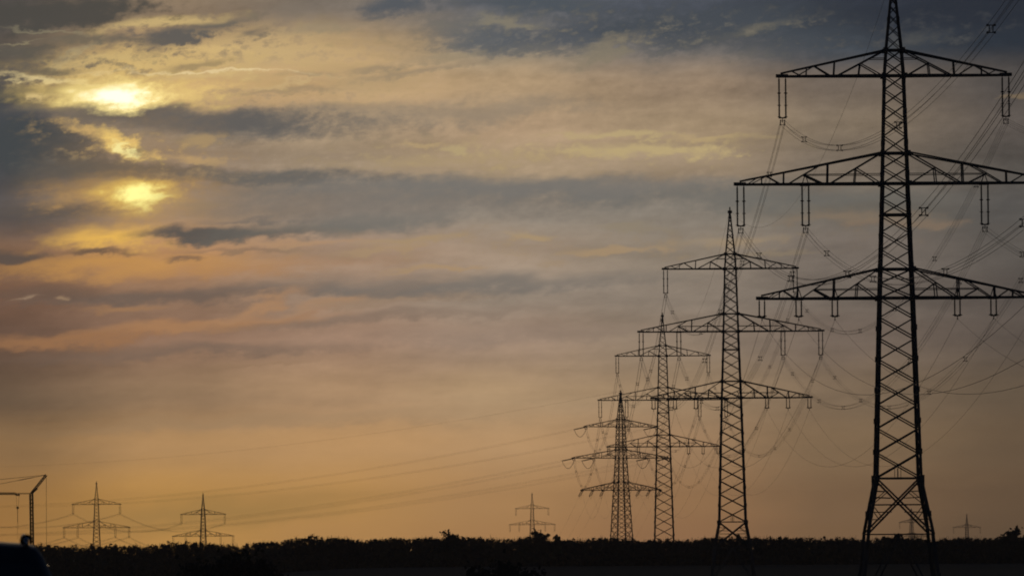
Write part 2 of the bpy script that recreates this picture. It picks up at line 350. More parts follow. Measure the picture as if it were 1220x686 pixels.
# ------------------------------------------------------------------ terrain
def ss(a, b, x):
    t = np.clip((np.asarray(x, float)-a)/(b-a), 0, 1); return t*t*(3-2*t)
def ground(x, y):
    x = np.asarray(x, float); y = np.asarray(y, float)
    z = 6.4*(1-ss(62, 108, y))                                     # embankment the camera and the car stand on
    wood = ss(900, 1060, y)*(1-ss(1150, 1229, y))
    z = z + wood*1.9*ss(-70, -25, x) - .4*ss(108, 220, y)*(1-wood)
    z = z - 1.7*ss(1150, 1229, y) - 3.0*ss(1229, 1590, y) - 8.0*ss(1590, 2400, y) - 8.0*ss(2400, 4200, y)
    z = z + .12*np.sin(x/37+1.3)*np.sin(y/61)*ss(130, 220, y)*(1-wood)
    return z
def G(x, y): return float(ground(x, y))
ys = np.unique(np.concatenate([np.linspace(-400, 40, 12), np.linspace(40, 140, 26), np.linspace(140, 1300, 90), np.linspace(1300, 2600, 40), np.linspace(2600, 9000, 30)]))
xs = np.unique(np.concatenate([np.linspace(-4500, -400, 20), np.linspace(-400, 400, 81), np.linspace(400, 4500, 20)]))
XX, YY = np.meshgrid(xs, ys); ZZ = ground(XX, YY)
nv = np.stack([XX, YY, ZZ], -1).reshape(-1, 3); nx = len(xs)
fs = [(j*nx+i, j*nx+i+1, (j+1)*nx+i+1, (j+1)*nx+i) for j in range(len(ys)-1) for i in range(nx-1)]
me = bpy.data.meshes.new('ground'); me.from_pydata(nv.tolist(), [], fs); me.materials.append(M['field'])
me.polygons.foreach_set('use_smooth', [True]*len(fs)); tag(link('ground', me), kind='structure')
mb = MB(); mb.add([(-7.2,-60,6.404),(3.2,-60,6.404),(3.2,58,6.404),(-7.2,58,6.404)], [(0,1,2,3)])
tag(mb.build('road', M['asphalt']), kind='structure')

# haze: thin even air over the whole scene
hz = MB(); hz.box((0, 4300, 30), (9400, 9800, 104)); ho = hz.build('haze', M['wire']); ho.data.materials.clear()
hm = bpy.data.materials.new('haze'); hm.use_nodes = True; t = hm.node_tree; t.nodes.clear()
pv = t.nodes.new('ShaderNodeVolumePrincipled'); om = t.nodes.new('ShaderNodeOutputMaterial'); t.links.new(pv.outputs[0], om.inputs['Volume'])
pv.inputs['Density'].default_value = 7.5e-5; pv.inputs['Color'].default_value = (.92, .90, .88, 1); pv.inputs['Anisotropy'].default_value = .6
ho.data.materials.append(hm); tag(ho, 'thin evening haze over the fields', 'haze', kind='stuff')

# ------------------------------------------------------------------ pylons
def arm_parts(root, L, zb, zt, wb, wt, sgn, big, hang):
    """one side of a cross-arm: lattice pyramid from the tower body out to its tip; hang = string places (fractions)"""
    mb = MB(); k = 1.0
    def B(s, f):  # bottom chord
        return Vector((sgn*(wb/2+(L-wb/2)*s), f*(wb/2*(1-s)+.16*s), zb))
    def T(s, f):
        return Vector((sgn*(wt/2+(L-wt/2)*s), f*(wt/2*(1-s)+.12*s), zt+(zb+.22-zt)*s))
    c, d = (.17, .105)
    for f in (-1, 1):
        mb.bar(B(0,f), B(1,f), .2, .2); mb.bar(T(0,f), T(.97,f), .15, .15)
        if big:   # long arm with an inner string: two bays
            md = B(.355, f); mb.bar(T(0,f), md, d+.02)
            mm = T(0,f).lerp(md, .5); mb.bar(mm, B(.185,f), d); mb.bar(mm, B(.01,f), d)
            mb.bar(T(.37,f), B(.37,f), .13)
            q = Vector(((T(.43,f).x+B(.64,f).x)/2, f*abs(B(.53,f).y), (T(.43,f).z+zb)/2))
            mb.bar(T(.42,f), q, d); mb.bar(q, B(.64,f), d); mb.bar(q, B(.40,f), .13)
            mb.bar(q, (sgn*wt/2, f*wt/2, q.z), .07)
            mb.bar(T(.67,f), B(.67,f), .12); mb.bar(T(.79,f), B(.69,f), d); mb.bar(T(.79,f), B(.69,f), d)
            mb.bar(T(.82,f), B(.82,f), .09); mb.bar(T(.85,f), B(.92,f), .08); mb.bar(T(.78,f), B(.9,f), .06)
        else:
            md = B(.44, f); mb.bar(T(0,f), md, d+.02)
            mm = T(0,f).lerp(md, .52); mb.bar(mm, B(.235,f), d); mb.bar(mm, B(.02,f), d)
            qq = T(0,f).lerp(md, .33); mb.bar(qq, (sgn*wt/2, f*wt/2, qq.z), .07)
            mb.bar(T(.47,f), B(.47,f), .12); mb.bar(T(.66,f), B(.50,f), d); mb.bar(T(.66,f), B(.82,f), .07)
            mb.bar(T(.73,f), B(.73,f), .09); mb.bar(T(.87,f), B(.77,f), .07)
    n = 7 if big else 5
    for i in range(n+1):
        s = i/n*.95; mb.bar(B(s,-1), B(s,1), .09)
        if i < n: mb.bar(B(s,(-1)**i), B((i+1)/n*.95,-(-1)**i), .06)
        if i % 2 == 0 and i: mb.bar(T(s,-1), T(s,1), .07)
    # tip plate
    mb.box((sgn*(L-.42), 0, zb+.06), (1.15, .36, .30))
    for h in hang:
        if h < .9:
            x = sgn*(wb/2+(L-wb/2)*h)
            mb.box((x, 0, zb-.02), (.95, wb*(1-h)+.5, .24))
            for e in (-1, 1): mb.bar((x+e*.3, 0, zb), (x, 0, zb+.95), .08)
    return mb.build('crossarm', M['steel'], root)

def string_mesh(name, length, ribs, rings, r=.10):
    mb = MB(); pts = []; rs = []; n = ribs*2
    for i in range(n+1):
        f = i/n; pts.append((0, 0, -.12-(length-.12)*f))
        rs.append((r if i % 2 else r*.5) if min(abs(f-q) for q in rings) > .6/n else .21)
    mb.tube([(0,0,.05)]+pts, [.03]+rs, 8)
    return mb.mesh(name, M['insul'], True)
def yoke_mesh(name, length, sep, quad):
    mb = MB()
    mb.bar((-sep/2-.06, 0, -length-.03), (sep/2+.06, 0, -length-.03), .09, .12)
    mb.bar((0,0,-length), (0,0,-length-.45 if quad else -length-.3), .07)
    if quad:
        for z in (-length-.28, -length-.68):
            mb.bar((-.25,0,z), (.25,0,z), .05)
        for e in (-1, 1): mb.bar((e*.2,0,-length-.2), (e*.2,0,-length-.74), .07); mb.box((e*.2,0,-length-.28), (.1,.35,.1)); mb.box((e*.2,0,-length-.68), (.1,.35,.1))
    else: mb.box((0,0,-length-.32), (.1,.4,.1))
    return mb.mesh(name, M['steel'])
SL, SS = 3.75, 1.55      # string lengths: upper arms, lowest arm
LONG = string_mesh('insulator_string', SL, 30, (.36,.68,.985)); LONGY = yoke_mesh('yoke_plate', SL, .62, True)
SHORT = string_mesh('insulator_string', SS, 11, (.98,), .09); SHORTY = yoke_mesh('yoke_plate', SS, .50, False)
def hang_string(root, x, z, long=True):
    sep = .31 if long else .25
    for e in (-sep, sep): st_ = link('insulator_string', LONG if long else SHORT, root, (x+e, 0, z-.12))
    link('yoke_plate', LONGY if long else SHORTY, st_, (-sep, 0, 0))

def profile(wd, z):
    for (z0, w0), (z1, w1) in zip(wd[:-1], wd[1:]):
        if z <= z1: return w0+(w1-w0)*(z-z0)/(z1-z0)
    return wd[-1][1]
def body_parts(root, wd, bands, peak, heavy):
    """lattice shaft: wd = (height, width) table; bands = (z0, z1, panels); legs, bracing, foundations"""
    def C(z, sx, sy, e=0):
        w = profile(wd, z)/2+e; return Vector((sx*w, sy*w, z))
    cor = [(1,1),(1,-1),(-1,-1),(-1,1)]
    waist, kink = wd[2][0], wd[1][0]
    legs = MB()
    for sx, sy in cor:
        for (z0, _), (z1, _) in zip(wd[:-1], wd[1:]):
            if z1 > peak+.01: continue
            w = .30 if z0 < waist else (.25 if z0 < bands[2][0] else .2)
            legs.ell(C(z0,sx,sy), C(z1,sx,sy), w*heavy, .05, sx, sy)
        # splice plates give the legs their knobbly outline
        z = 1.5
        while z < peak:
            c = C(z, sx, sy); legs.box((c.x-sx*.10, c.y-sy*.10, z), (.33 if z < bands[1][0] else .24, .33 if z < bands[1][0] else .24, .5)); z += 2.9
    br = MB()
    faces = [((1,1),(-1,1)), ((1,-1),(-1,-1)), ((1,1),(1,-1)), ((-1,1),(-1,-1))]
    for a, b in faces:
        for z0, z1, n in bands:
            # panels shrink with the width
            wsz = np.linspace(profile(wd, z0), profile(wd, z1), n+1); hs = (wsz[:-1]+wsz[1:])/2; hs = hs/hs.sum()*(z1-z0)
            z = z0
            for h in hs:
                t = .12*heavy if z < bands[2][0] else .10*heavy
                if z >= peak-12 and len(bands) > 4 and z0 >= bands[-1][0]: t = .075*heavy
                br.bar(C(z,*a,-.05), C(z+h,*b,-.05), t); br.bar(C(z,*b,-.07), C(z+h,*a,-.07), t); z += h
            br.bar(C(z1,*a,-.04), C(z1,*b,-.04), .12*heavy); br.bar(C(z0,*a,-.04), C(z0,*b,-.04), .16*heavy)
        # big X between waist and kink with its secondary struts
        for p, q in ((a,b),(b,a)):
            br.bar(C(waist,*p,-.05), C(kink-.5,*q,-.05), .16*heavy)
        zm = (waist+kink-.5)/2+.15; br.bar(C(zm,*a,-.05), C(zm,*b,-.05), .10)
        mid = (C(zm,*a)+C(zm,*b))/2
        for p in (a, b):
            for fr in (.25, .5, .75):
                d1 = C(waist,*p).lerp(mid, fr); zl = waist+(kink-waist)*(fr*.5+.0)
                br.bar(C(zl,*p,-.08), d1, .07); 
                d2 = C(kink-.5,*p).lerp(mid, fr); zl2 = kink-.5+(zm-kink+.5)*fr
                br.bar(C(zl2,*p,-.08), d2, .07)
            d1 = C(waist,*p).lerp(mid,.5); br.bar(C(zm,*p,-.08), d1, .07)
            d2 = C(kink-.5,*p).lerp(mid,.5); br.bar(C(zm,*p,-.08), d2, .07)
        # below the kink
        lo = wd[0][0]+.4
        m2 = (C(kink-.5,*a)+C(kink-.5,*b))/2; br.bar(C(kink-.5,*a,-.05), C(kink-.5,*b,-.05), .12)
        br.bar(m2, C(lo,*a,-.05), .14); br.bar(m2, C(lo,*b,-.05), .14)
        for p in (a, b):
            for fr in (.33, .66):
                d1 = C(lo,*p).lerp(m2, fr); br.bar(d1, C(lo+(kink-.5-lo)*fr,*p,-.06), .07)
        c1 = (C(waist+.75,*a)+C(waist+.75,*b))/2
        for e in (-.13, .13):
            dv = (C(waist,*b)-C(waist,*a)).normalized()*e; v = (C(waist,*a)+C(waist,*b))/2+dv
            br.bar(v, v+Vector((0,0,1.0)), .05)
    br.build('bracing', M['steel'], root)
    gp = legs
    for z0, z1, n in [b_ for b_ in bands if b_[1] != 38.2]:                                # gusset plates at the arm levels
        for sx, sy in cor:
            c = C(z1, sx, sy); gp.box((c.x, c.y, z1), (.40, .40, .42))
            if z0 == waist: c = C(z0, sx, sy); gp.box((c.x-sx*.05, c.y-sy*.05, z0), (.4, .4, .6))
    legs.build('legs', M['steel'], root)
    for sx, sy in cor:
        fo = MB()
        c = C(0, sx, sy); fo.tube([(c.x-sx*.15, c.y-sy*.15, -2.0), (c.x-sx*.15, c.y-sy*.15, .35)], .55, 12)
        fo.build('footing', M['concrete'], root)

def make_pylon(kind, waist=13.5):
    root = empty('lattice_pylon')
    if kind == 'tall':
        bw = 3.35+(30.4-waist)*.0592
        wd = [(0,bw+waist*.278),(waist*.65,bw+waist*.137),(waist,bw),(30.4,3.35),(41.15,2.6),(51.3,2.0),(53.7,1.65),(61.1,.16)]
        bands = [(waist,30.4,round((30.4-waist)/2.1)),(30.4,33.1,2),(33.1,38.2,3),(38.2,41.15,2),(41.15,44.0,2),(44.0,51.3,5),(51.3,53.7,2),(53.7,60.5,9)]
        arms = [(30.4,33.15,13.0,True,(.36,.66,.965),False),(41.15,44.05,15.0,True,(.52,.965),True),(51.3,53.7,10.95,False,(.955,),True)]
        peak = 61.1
    elif kind == 'two_arm':
        wd = [(0,7.0),(7.0,5.4),(11.0,3.9),(24.5,2.7),(34.9,2.0),(37.3,1.65),(45.0,.22)]
        bands = [(11.0,24.5,7),(24.5,27.3,2),(27.3,34.9,5),(34.9,37.3,2),(37.3,44.2,9)]
        arms = [(24.5,27.3,15.0,True,(.52,.965),True),(34.9,37.3,10.95,False,(.955,),True)]
        peak = 45.0
    body_parts(root, wd, bands, peak, 1.0)
    cap = MB(); cap.box((0,0,peak), (.2,.2,.4)); cap.build('earth_wire_clamp', M['steel'], root)
    pts = {}
    for n, (zb, zt, L, big, hang, long) in enumerate(arms):
        wb, wt_ = profile(wd, zb), profile(wd, zt)
        for sgn in (-1, 1):
            arm_parts(root, L, zb, zt, wb, wt_, sgn, big, hang)
            for k, h in enumerate(hang):
                x = sgn*(wb/2+(L-wb/2)*h)
                hang_string(root, x, zb, long)
                pts[(n, sgn, k)] = (Vector((x, 0, zb-.12-(SL+.48 if long else SS+.32))), long)
    return root, pts, peak

tall, TP, TPEAK = make_pylon('tall')
tall2 = make_pylon('tall', 10.4)[0]; tall3 = make_pylon('tall', 7.2)[0]      # the same design on shorter leg extensions
two, DP, DPEAK = make_pylon('two_arm')

def place(px, d): p = at(px, 600, d); return Vector((p.x, p.y, 0))
# centres of the row: they recede almost straight down the view
c1, c2, c3, c4 = place(1070, 500), place(872.5, 862), place(791, 1229), place(740.3, 1585)
for c in (c1, c2, c3, c4): c.z = G(c.x, c.y)
dirn = (c2-c1).normalized(); c0 = c1-dirn*362; c0.z = G(c0.x, c0.y)
yaw = math.atan2(-dirn.x, dirn.y)
GR = 'three-armed pylons receding in a row'
pyl = [c0, c1, c2, c3]
labs = ['tall lattice pylon nearest to the camera, outside the right edge',
        'largest lattice pylon at the right with its two lower arms cut by the frame edge',
        'second largest lattice pylon, standing left of the largest one',
        'third lattice pylon from the right in the row, between the second and the angle pylon']
roots = []
for i, (c, l) in enumerate(zip(pyl, labs)):
    r = tall if i == 1 else None
    roots.append(r)
roots[1] = tall
roots[0] = copy_tree(tall); roots[2], roots[3] = tall2, tall3
for r, c, l in zip(roots, pyl, labs):
    r.location = c; r.rotation_euler = (0, 0, yaw); tag(r, l, 'pylon', GR)

def world_pt(c, yw, p):
    return Vector(c) + Matrix.Rotation(yw, 3, 'Z') @ Vector(p)

# ---- angle pylon: turned, with strings pulled taut along the wires
YAW4 = yaw + R(24)
ang = empty('lattice_pylon')
wd4 = [(0,7.6),(8.0,6.0),(12.0,5.2),(26.5,3.7),(36.0,2.8),(45.3,2.2),(47.6,1.9),(56.0,.25)]
body_parts(ang, wd4, [(12.0,26.5,6),(26.5,29.0,1),(29.0,36.0,3),(36.0,38.6,1),(38.6,45.3,4),(45.3,47.6,1),(47.6,55.2,7)], 56.0, 1.15)
cp_ = MB(); cp_.box((0,0,56), (.34,.34,.3)); cp_.build('earth_wire_clamp', M['steel'], ang)
AP = {}
for n, (zb, zt, L, big, hang) in enumerate([(26.5,28.9,13.2,True,(.36,.66,.965)),(36.0,38.5,16.0,True,(.52,.965)),(45.3,47.5,12.0,False,(.955,))]):
    wb, wt_ = profile(wd4, zb), profile(wd4, zt)
    for sgn in (-1, 1):
        arm_parts(ang, L, zb, zt, wb, wt_, sgn, big, ())
        for k, h in enumerate(hang): AP[(n, sgn, k)] = Vector((sgn*(wb/2+(L-wb/2)*h), 0, zb-.08))
ang.location = c4; ang.rotation_euler = (0, 0, YAW4)
tag(ang, 'angle pylon turned aside with taut insulators, leftmost of the big receding pylons', 'pylon', GR)

# ---- far pylons of the neighbouring lines
def far(px, d, ytop, yw, label, group, src=two, half=34.9):
    """ytop = photograph row of the top arm"""
    p = at(px, ytop, d); p.z -= half
    r = copy_tree(src); r.location = p; r.rotation_euler = (0, 0, yw)
    if label: tag(r, label, 'pylon', group)
    return r, p
FG = 'distant two-armed pylons behind the wood'
fars = {}
fars['A'] = far(115, 2390, 600.5, R(8), 'small distant pylon between the crane and the dark wood, nearer the crane', FG)
fars['B'] = far(242, 2560, 612.5, R(-6), 'small distant pylon standing right of the one beside the crane', FG)
fars['C'] = far(634, 3460, 605.5, R(4), 'faint distant pylon above the treetops left of the angle pylon', FG)
fars['D'] = far(1086, 3900, 622, R(30), 'faint distant pylon seen between the legs of the largest pylon', FG)
fars['E'] = far(1152, 4070, 628, R(10), 'faint distant pylon at the far right of the wood edge', FG)
gp_ = at(-136, 600, 2000); gz = 8+12.9+4.35-34.9
rG = copy_tree(two); rG.location = (gp_.x, gp_.y, gz); YG = math.atan2(-(gp_.x-c4.x), gp_.y-c4.y); rG.rotation_euler = (0,0,YG)
tag(rG, 'distant pylon outside the left edge where the angle pylon lines end', 'pylon', FG)
Gp = Vector(rG.location)
rL = copy_tree(two); pl = at(-95, 600, 2230); rL.location = (pl.x, pl.y, -12.5); rL.rotation_euler = (0,0,R(60))
tag(rL, 'distant pylon outside the left edge beyond the crane jib', 'pylon', FG)
def kill(o):
    for ch in list(o.children): kill(ch)
    bpy.data.objects.remove(o)
kill(two)

# ------------------------------------------------------------------ conductors
def catenary(p, q, sag, n=44):
    return [p.lerp(q, t)-Vector((0,0,4*sag*t*(1-t))) for t in np.linspace(0, 1, n)]
def spacer_mesh():
    m = MB(); a = .2
    for e in (-1, 1):
        m.bar((-a-.06,0,e*a), (a+.05,0,e*a), .045); m.bar((e*a*.5,0,-a), (e*a*.5,0,a), .05)
        for g in (-1, 1): m.box((e*a,0,g*a), (.10,.2,.10))
    return m.mesh('spacer', M['steel'])
SPACER = spacer_mesh()
WG = 'overhead wires of the pylon line'
def span(p, q, sag, label, quad=True, r=.015, group=WG, spacers=True, n=44):
    p, q = Vector(p), Vector(q); mb = MB(); pts = catenary(p, q, sag, n)
    d = (q-p); side = Vector((d.y, -d.x, 0)).normalized()*.2
    offs = [side*e+Vector((0,0,.2*g)) for e in (-1,1) for g in (-1,1)] if quad else [Vector((0,0,0))]
    for o_ in offs: mb.tube([x+o_-p for x in pts], r, 4)
    o = mb.build('conductor_bundle' if quad else 'overhead_wire', M['wire'], None, True); o.location = p
    tag(o, label, 'power line', group)
    if quad and spacers:
        Ln = d.length; m_ = max(2, int(Ln/58)); yw = math.atan2(-d.x, d.y)
        for i in range(m_):
            t = (i+.5+random.uniform(-.12, .12))/m_
            s_ = link('spacer', SPACER, o); s_.location = p.lerp(q, t)-Vector((0,0,4*sag*t*(1-t)))-p; s_.rotation_euler = (0,0,yw)
    return o
ARMN = ['lowest', 'middle', 'top']
def where(n, sg, k):
    side = 'left' if sg < 0 else 'right'
    if n == 2: return f'top arm {side} tip'
    if n == 1: return f"middle arm {side} {'inner' if k == 0 else 'outer'} string"
    return f"lowest arm {side} {('inner','centre','outer')[k]} string"
SPN = ['nearest span', 'largest to second pylon', 'second to third pylon', 'third to angle pylon']
# attachment points of t4: string ends of the incoming and outgoing side
loc4 = Matrix.Rotation(-YAW4, 3, 'Z')
def to4(p): return loc4 @ (Vector(p)-c4)
def tension(key, target, sag, span_len, long):
    """a taut double string from the arm towards the wire; returns the wire end in world space"""
    a = world_pt(c4, YAW4, AP[key]); d = target-a; L = d.length
    v = d.normalized(); v = (v+Vector((0,0,-4*sag/L))).normalized()
    ln = 6.3 if long else 2.4
    b = a+v*ln; side = v.cross(Vector((0,0,1))).normalized()*.28
    for e in (-1, 1):
        n_ = 40; pts = [a+side*e+v*(.3+(ln-.6)*i/n_) for i in range(n_+1)]
        mb = MB(); mb.tube([to4(x) for x in pts], [.12 if i % 2 else .07 for i in range(n_+1)], 6)
        s_ = mb.build('tension_insulator', M['insul'], ang, True)
    y = MB(); y.bar(to4(a), to4(a+v*.4), .10); y.bar(to4(a+v*.32-side*1.2), to4(a+v*.32+side*1.2), .1); y.bar(to4(b-v*.3-side*1.2), to4(b-v*.3+side*1.2), .12)
    y.bar(to4(b-v*.3), to4(b), .1)
    y.build('yoke_plate', M['steel'], s_)
    return b
for key, (pt, long) in TP.items():
    n, sg, k = key; w = where(n, sg, k)
    S = 12.0 if long else 11.4
    head = 'four-wire bundle at' if long else 'single wire at'
    wp = [world_pt(c, yaw, pt) for c in pyl]
    for i in range(3):
        span(wp[i], wp[i+1], S, f'{head} {w}, {SPN[i]}', long)
    b4 = tension(key, wp[3], S, 360, long)
    span(wp[3], b4, 11.5 if long else 11, f'{head} {w}, {SPN[3]}', long)
    # outgoing side
    if long:
        gk = DP[(n-1, sg, k)][0]; tg = world_pt(Gp, YG, gk)
        o4 = tension(key, tg, 7.5, 480, True)
        span(o4, tg, 7.5, f'{head} {w}, angle pylon towards the left edge', True, .008, spacers=False, group='wires leading off to the left')
    else:
        a = world_pt(c4, YAW4, AP[key]); tg = a+Matrix.Rotation(YAW4+R(12), 3, 'Z') @ Vector((0, 26, -22))
        o4 = tension(key, tg, 2.0, 30, False)
        tg.z = G(tg.x, tg.y)
        span(o4, tg, 1.5, f'wire dropping behind the wood from {where(n, sg, k)} of the angle pylon', False, group='wires leading off to the left', n=12)
    mid = (b4+o4)/2; jl = MB()
    jl.tube([to4(b4.lerp(o4, t)-Vector((0,0,(9.0 if long else 5.0)*t*(1-t)))) for t in np.linspace(0, 1, 15)], .07 if long else .03, 5)
    jl.build('jumper_loop', M['wire'], ang, True)
apex = [world_pt(c, yaw, (0,0,TPEAK-.1)) for c in pyl]+[world_pt(c4, YAW4, (0,0,55.9))]
for i in range(4): span(apex[i], apex[i+1], 11.0, f'single earth wire between pylon peaks, {SPN[i]}', False, .014)
span(apex[4], world_pt(Gp, YG, (0,0,DPEAK-.1)), 6.5, 'single earth wire from the angle pylon peak towards the left edge', False, .014, group='wires leading off to the left')
# neighbouring line on the left
pa, pb, plft = fars['A'][1], fars['B'][1], Vector(rL.location)
for key, (pt, long) in DP.items():
    n, sg, k = key; w = where(n+1, sg, k)
    A_, B_, L_ = world_pt(pa, R(8), pt), world_pt(pb, R(-6), pt), world_pt(plft, R(60), pt)
    span(A_, B_, 5.8, f'distant wires at {w} between the two small left pylons', True, .022, 'distant wires beside the crane', False, 24)
    span(L_, A_, 5.5, f'distant wires at {w} crossing behind the crane', True, .022, 'distant wires beside the crane', False, 24)

# ------------------------------------------------------------------ crane
cb = at(38.6, 600, 1300); cb.z = G(cb.x, cb.y)
cr = empty('tower_crane', cb); tag(cr, 'tower crane with long jib and raised rear strut at the left edge', 'crane')
JH = 19.2-cb.z
def lattice(mb, a, b, w, h, n, t, dg):
    a, b = Vector(a), Vector(b); d = (b-a); ax = d.normalized(); up = Vector((0,0,1)) if abs(ax.z) < .9 else Vector((1,0,0))
    s_ = ax.cross(up).normalized(); u = s_.cross(ax)
    cs = [s_*w/2*e+u*h/2*g for e, g in ((-1,-1),(1,-1),(1,1),(-1,1))]
    for c in cs: mb.bar(a+c, b+c, t)
    for i in range(n):
        p, q = a+d*i/n, a+d*(i+1)/n
        for k in range(4):
            c, e = cs[k], cs[(k+1) % 4]
            mb.bar(p+c, q+e, dg); mb.bar(p+c, p+e, dg)
m = MB(); lattice(m, (0,0,1.2), (-.25,0,JH), .66, .66, 22, .30, .14); m.build('mast', M['crane'], cr)
m = MB(); m.box((0,0,.6), (3.6,3.6,.5)); m.box((2.6,0,1.5), (1.6,2.6,1.7)); m.build('ballast_base', M['concrete'], cr)
m = MB(); lattice(m, (-.25,0,JH), (3.4,0,JH+4.5), .5, .42, 8, .2, .09); m.bar((-.25,0,JH),(1.2,0,JH+1.3),.5); m.build('rear_strut', M['crane'], cr)
m = MB(); lattice(m, (-.2,0,JH), (-4.1,0,JH+.02), .35, .22, 6, .07, .04); lattice(m, (-4.1,0,JH), (-23,0,JH+.15), .5, .42, 26, .16, .10)
lattice(m, (-23,0,JH+.15), (-40,0,JH+.4), .45, .36, 22, .11, .06); m.build('jib', M['crane'], cr)
for q in ((-40,0,JH+.5), (-19,0,JH+.3)):
    m = MB(); m.tube([(3.4,0,JH+4.5), q], .05, 5); 
    if q[0] > -20: m.bar(Vector((3.4,0,JH+4.5)).lerp(Vector(q), .14), Vector((3.4,0,JH+4.5)).lerp(Vector(q), .30), .16)
    m.build('pendant_cable', M['cable'], cr)
m = MB(); m.tube([(3.4,0,JH+4.4), (3.4,0,2.2)], .045, 5); m.build('rear_tie_cable', M['cable'], cr)
m = MB(); m.box((-3.6,0,JH-.35), (1.0,.7,.34)); 
for e in (-.35, .35): m.box((-3.6+e,.0,JH-.2), (.2,.8,.2))
tr = m.build('trolley', M['crane'], cr)
m = MB()
for e in (-.3, .3): m.tube([(-3.6+e*1.2,0,JH-.5), (-3.6+e*.5,0,JH-3.3)], .025, 4)
m.build('hoist_rope', M['cable'], cr)
m = MB(); m.box((-3.6,0,JH-3.45), (.55,.3,.5)); m.tube([(-3.6,0,JH-3.6),(-3.6,0,JH-7.0)], .08, 6)
m.tube([(-3.6,0,JH-7),(-3.6,0,JH-11)], .03, 4); m.build('hook_block', M['hook'], cr)

# ------------------------------------------------------------------ car parked on the embankment
car = empty('parked_car', (-4.40, 42.0, 6.404), math.atan(4.23/40)); tag(car, 'dark estate car with roof rails, cut off by the bottom left corner', 'car')
def loft(mb, stations, closed=True):
    base = len(mb.v); n = len(stations[0])
    for st_ in stations: mb.v += [tuple(p) for p in st_]
    for i in range(len(stations)-1):
        for k in range(n if closed else n-1):
            k2 = (k+1) % n; mb.f.append((base+i*n+k, base+i*n+k2, base+(i+1)*n+k2, base+(i+1)*n+k))
    mb.f.append(tuple(base+k for k in reversed(range(n)))); mb.f.append(tuple(base+(len(stations)-1)*n+k for k in range(n)))
def halfring(y, prof):
    return [(x, y, z) for x, z in prof]+[(-x, y, z) for x, z in reversed(prof) if x > 1e-4]
low = []
for y, w, top, bot in [(-2.30,.80,.78,.38),(-2.24,.88,.92,.30),(-2.0,.915,1.00,.24),(-1.2,.925,1.02,.22),(0,.93,1.02,.22),(.9,.925,1.0,.22),(1.6,.915,.94,.23),(2.0,.89,.86,.26),(2.28,.80,.72,.34),(2.36,.66,.62,.42)]:
    low.append(halfring(y, [(0,bot),(w*.86,bot),(w*.97,bot+.1),(w,.55),(w*.985,min(.8,top-.05)),(w*.93,top-.01),(w*.8,top),(0,top+.01)]))
mb = MB(); loft(mb, low); mb.build('body', M['paint'], car, True)
def cab(y, k, zt):
    z = lambda a: 1.0+(a-1.0)*(zt-1.0)/.585
    return halfring(y, [(0,.98),(.845,.98),(.80,z(1.10)),(.727,z(1.33)),(.69,z(1.41)),(.652,z(1.487)),(.605,z(1.543)),(.54,z(1.562)),(.30,z(1.578)),(0,z(1.585))])
top_ = [cab(-2.16,.9,1.10), cab(-2.06,1,1.36), cab(-1.94,1,1.55), cab(-1.80,1,1.58), cab(-.9,1,1.592), cab(0,1,1.588), cab(.45,1,1.54), cab(.8,1,1.38), cab(1.12,1,1.16), cab(1.34,1,1.01)]
mb = MB(); loft(mb, top_); mb.build('roof', M['paint'], car, True)
def pane(pts, name='window'):
    m = MB(); a = [Vector(p) for p in pts]; nrm = (a[1]-a[0]).cross(a[2]-a[1]).normalized()
    m.add(a+[p-nrm*.02 for p in a], [(0,1,2,3),(7,6,5,4)]+[(i,i+4,(i+1)%4+4,(i+1)%4) for i in range(4)]); m.build(name, M['glass'], car)
for s_ in (-1, 1):
    for y0, y1, y2, y3 in ((-1.92,-1.15,-1.15,-1.75), (-1.08,-.08,-.08,-1.08), (0,.98,.52,0)):
        pane([(s_*.826,y0,1.06),(s_*.826,y1,1.06),(s_*.703,y2,1.40),(s_*.703,y3,1.40)][::s_])
pane([(-.68,-2.20,1.06),(.68,-2.20,1.06),(.58,-2.05,1.42),(-.58,-2.05,1.42)], 'rear_window')
pane([(-.68,1.33,1.05),(.68,1.33,1.05),(.56,.72,1.46),(-.56,.72,1.46)][::-1], 'windscreen')
for s_ in (-1, 1):
    m = MB(); x = s_*.535
    m.tube([(x,-1.88,1.545),(x,-1.87,1.585),(x,-1.80,1.608),(x,-1.6,1.617),(x,-.2,1.62),(x,.3,1.60),(x,.42,1.545)], .02, 8)
    rl = m.build('roof_rail', M['chrome'], car, True)
    m = MB(); m.tube([(x+.035*math.cos(a), -1.885, 1.585+.04*math.sin(a)) for a in np.linspace(-.6, math.pi+.6, 12)], .014, 6); m.build('rail_foot', M['rubber'], rl, True)
    for y in (-1.38, 1.42):
        m = MB(); m.tube([(s_*.72,y,.33),(s_*.74,y,.33),(s_*.90,y,.33),(s_*.925,y,.33)], [.26,.325,.325,.26], 28); wh = m.build('wheel', M['rubber'], car, True)
        m = MB(); m.tube([(s_*.90,y,.33),(s_*.932,y,.33)], [.22,.20], 20)
        m.build('rim', M['chrome'], wh)
    m = MB(); m.box((s_*.74,-2.255,.84), (.24,.10,.22)); m.build('tail_light', M['red'], car)
    m = MB(); m.box((s_*.66,2.30,.66), (.30,.12,.14)); m.build('headlight', M['chrome'], car)
    m = MB(); m.box((s_*1.0,.75,1.08), (.2,.09,.14)); m.bar((s_*.82,.78,1.04),(s_*.95,.76,1.06),.05); m.build('wing_mirror', M['paint'], car)
m = MB(); m.box((0,-2.315,.62), (.52,.02,.11)); m.build('number_plate', M['white'], car)

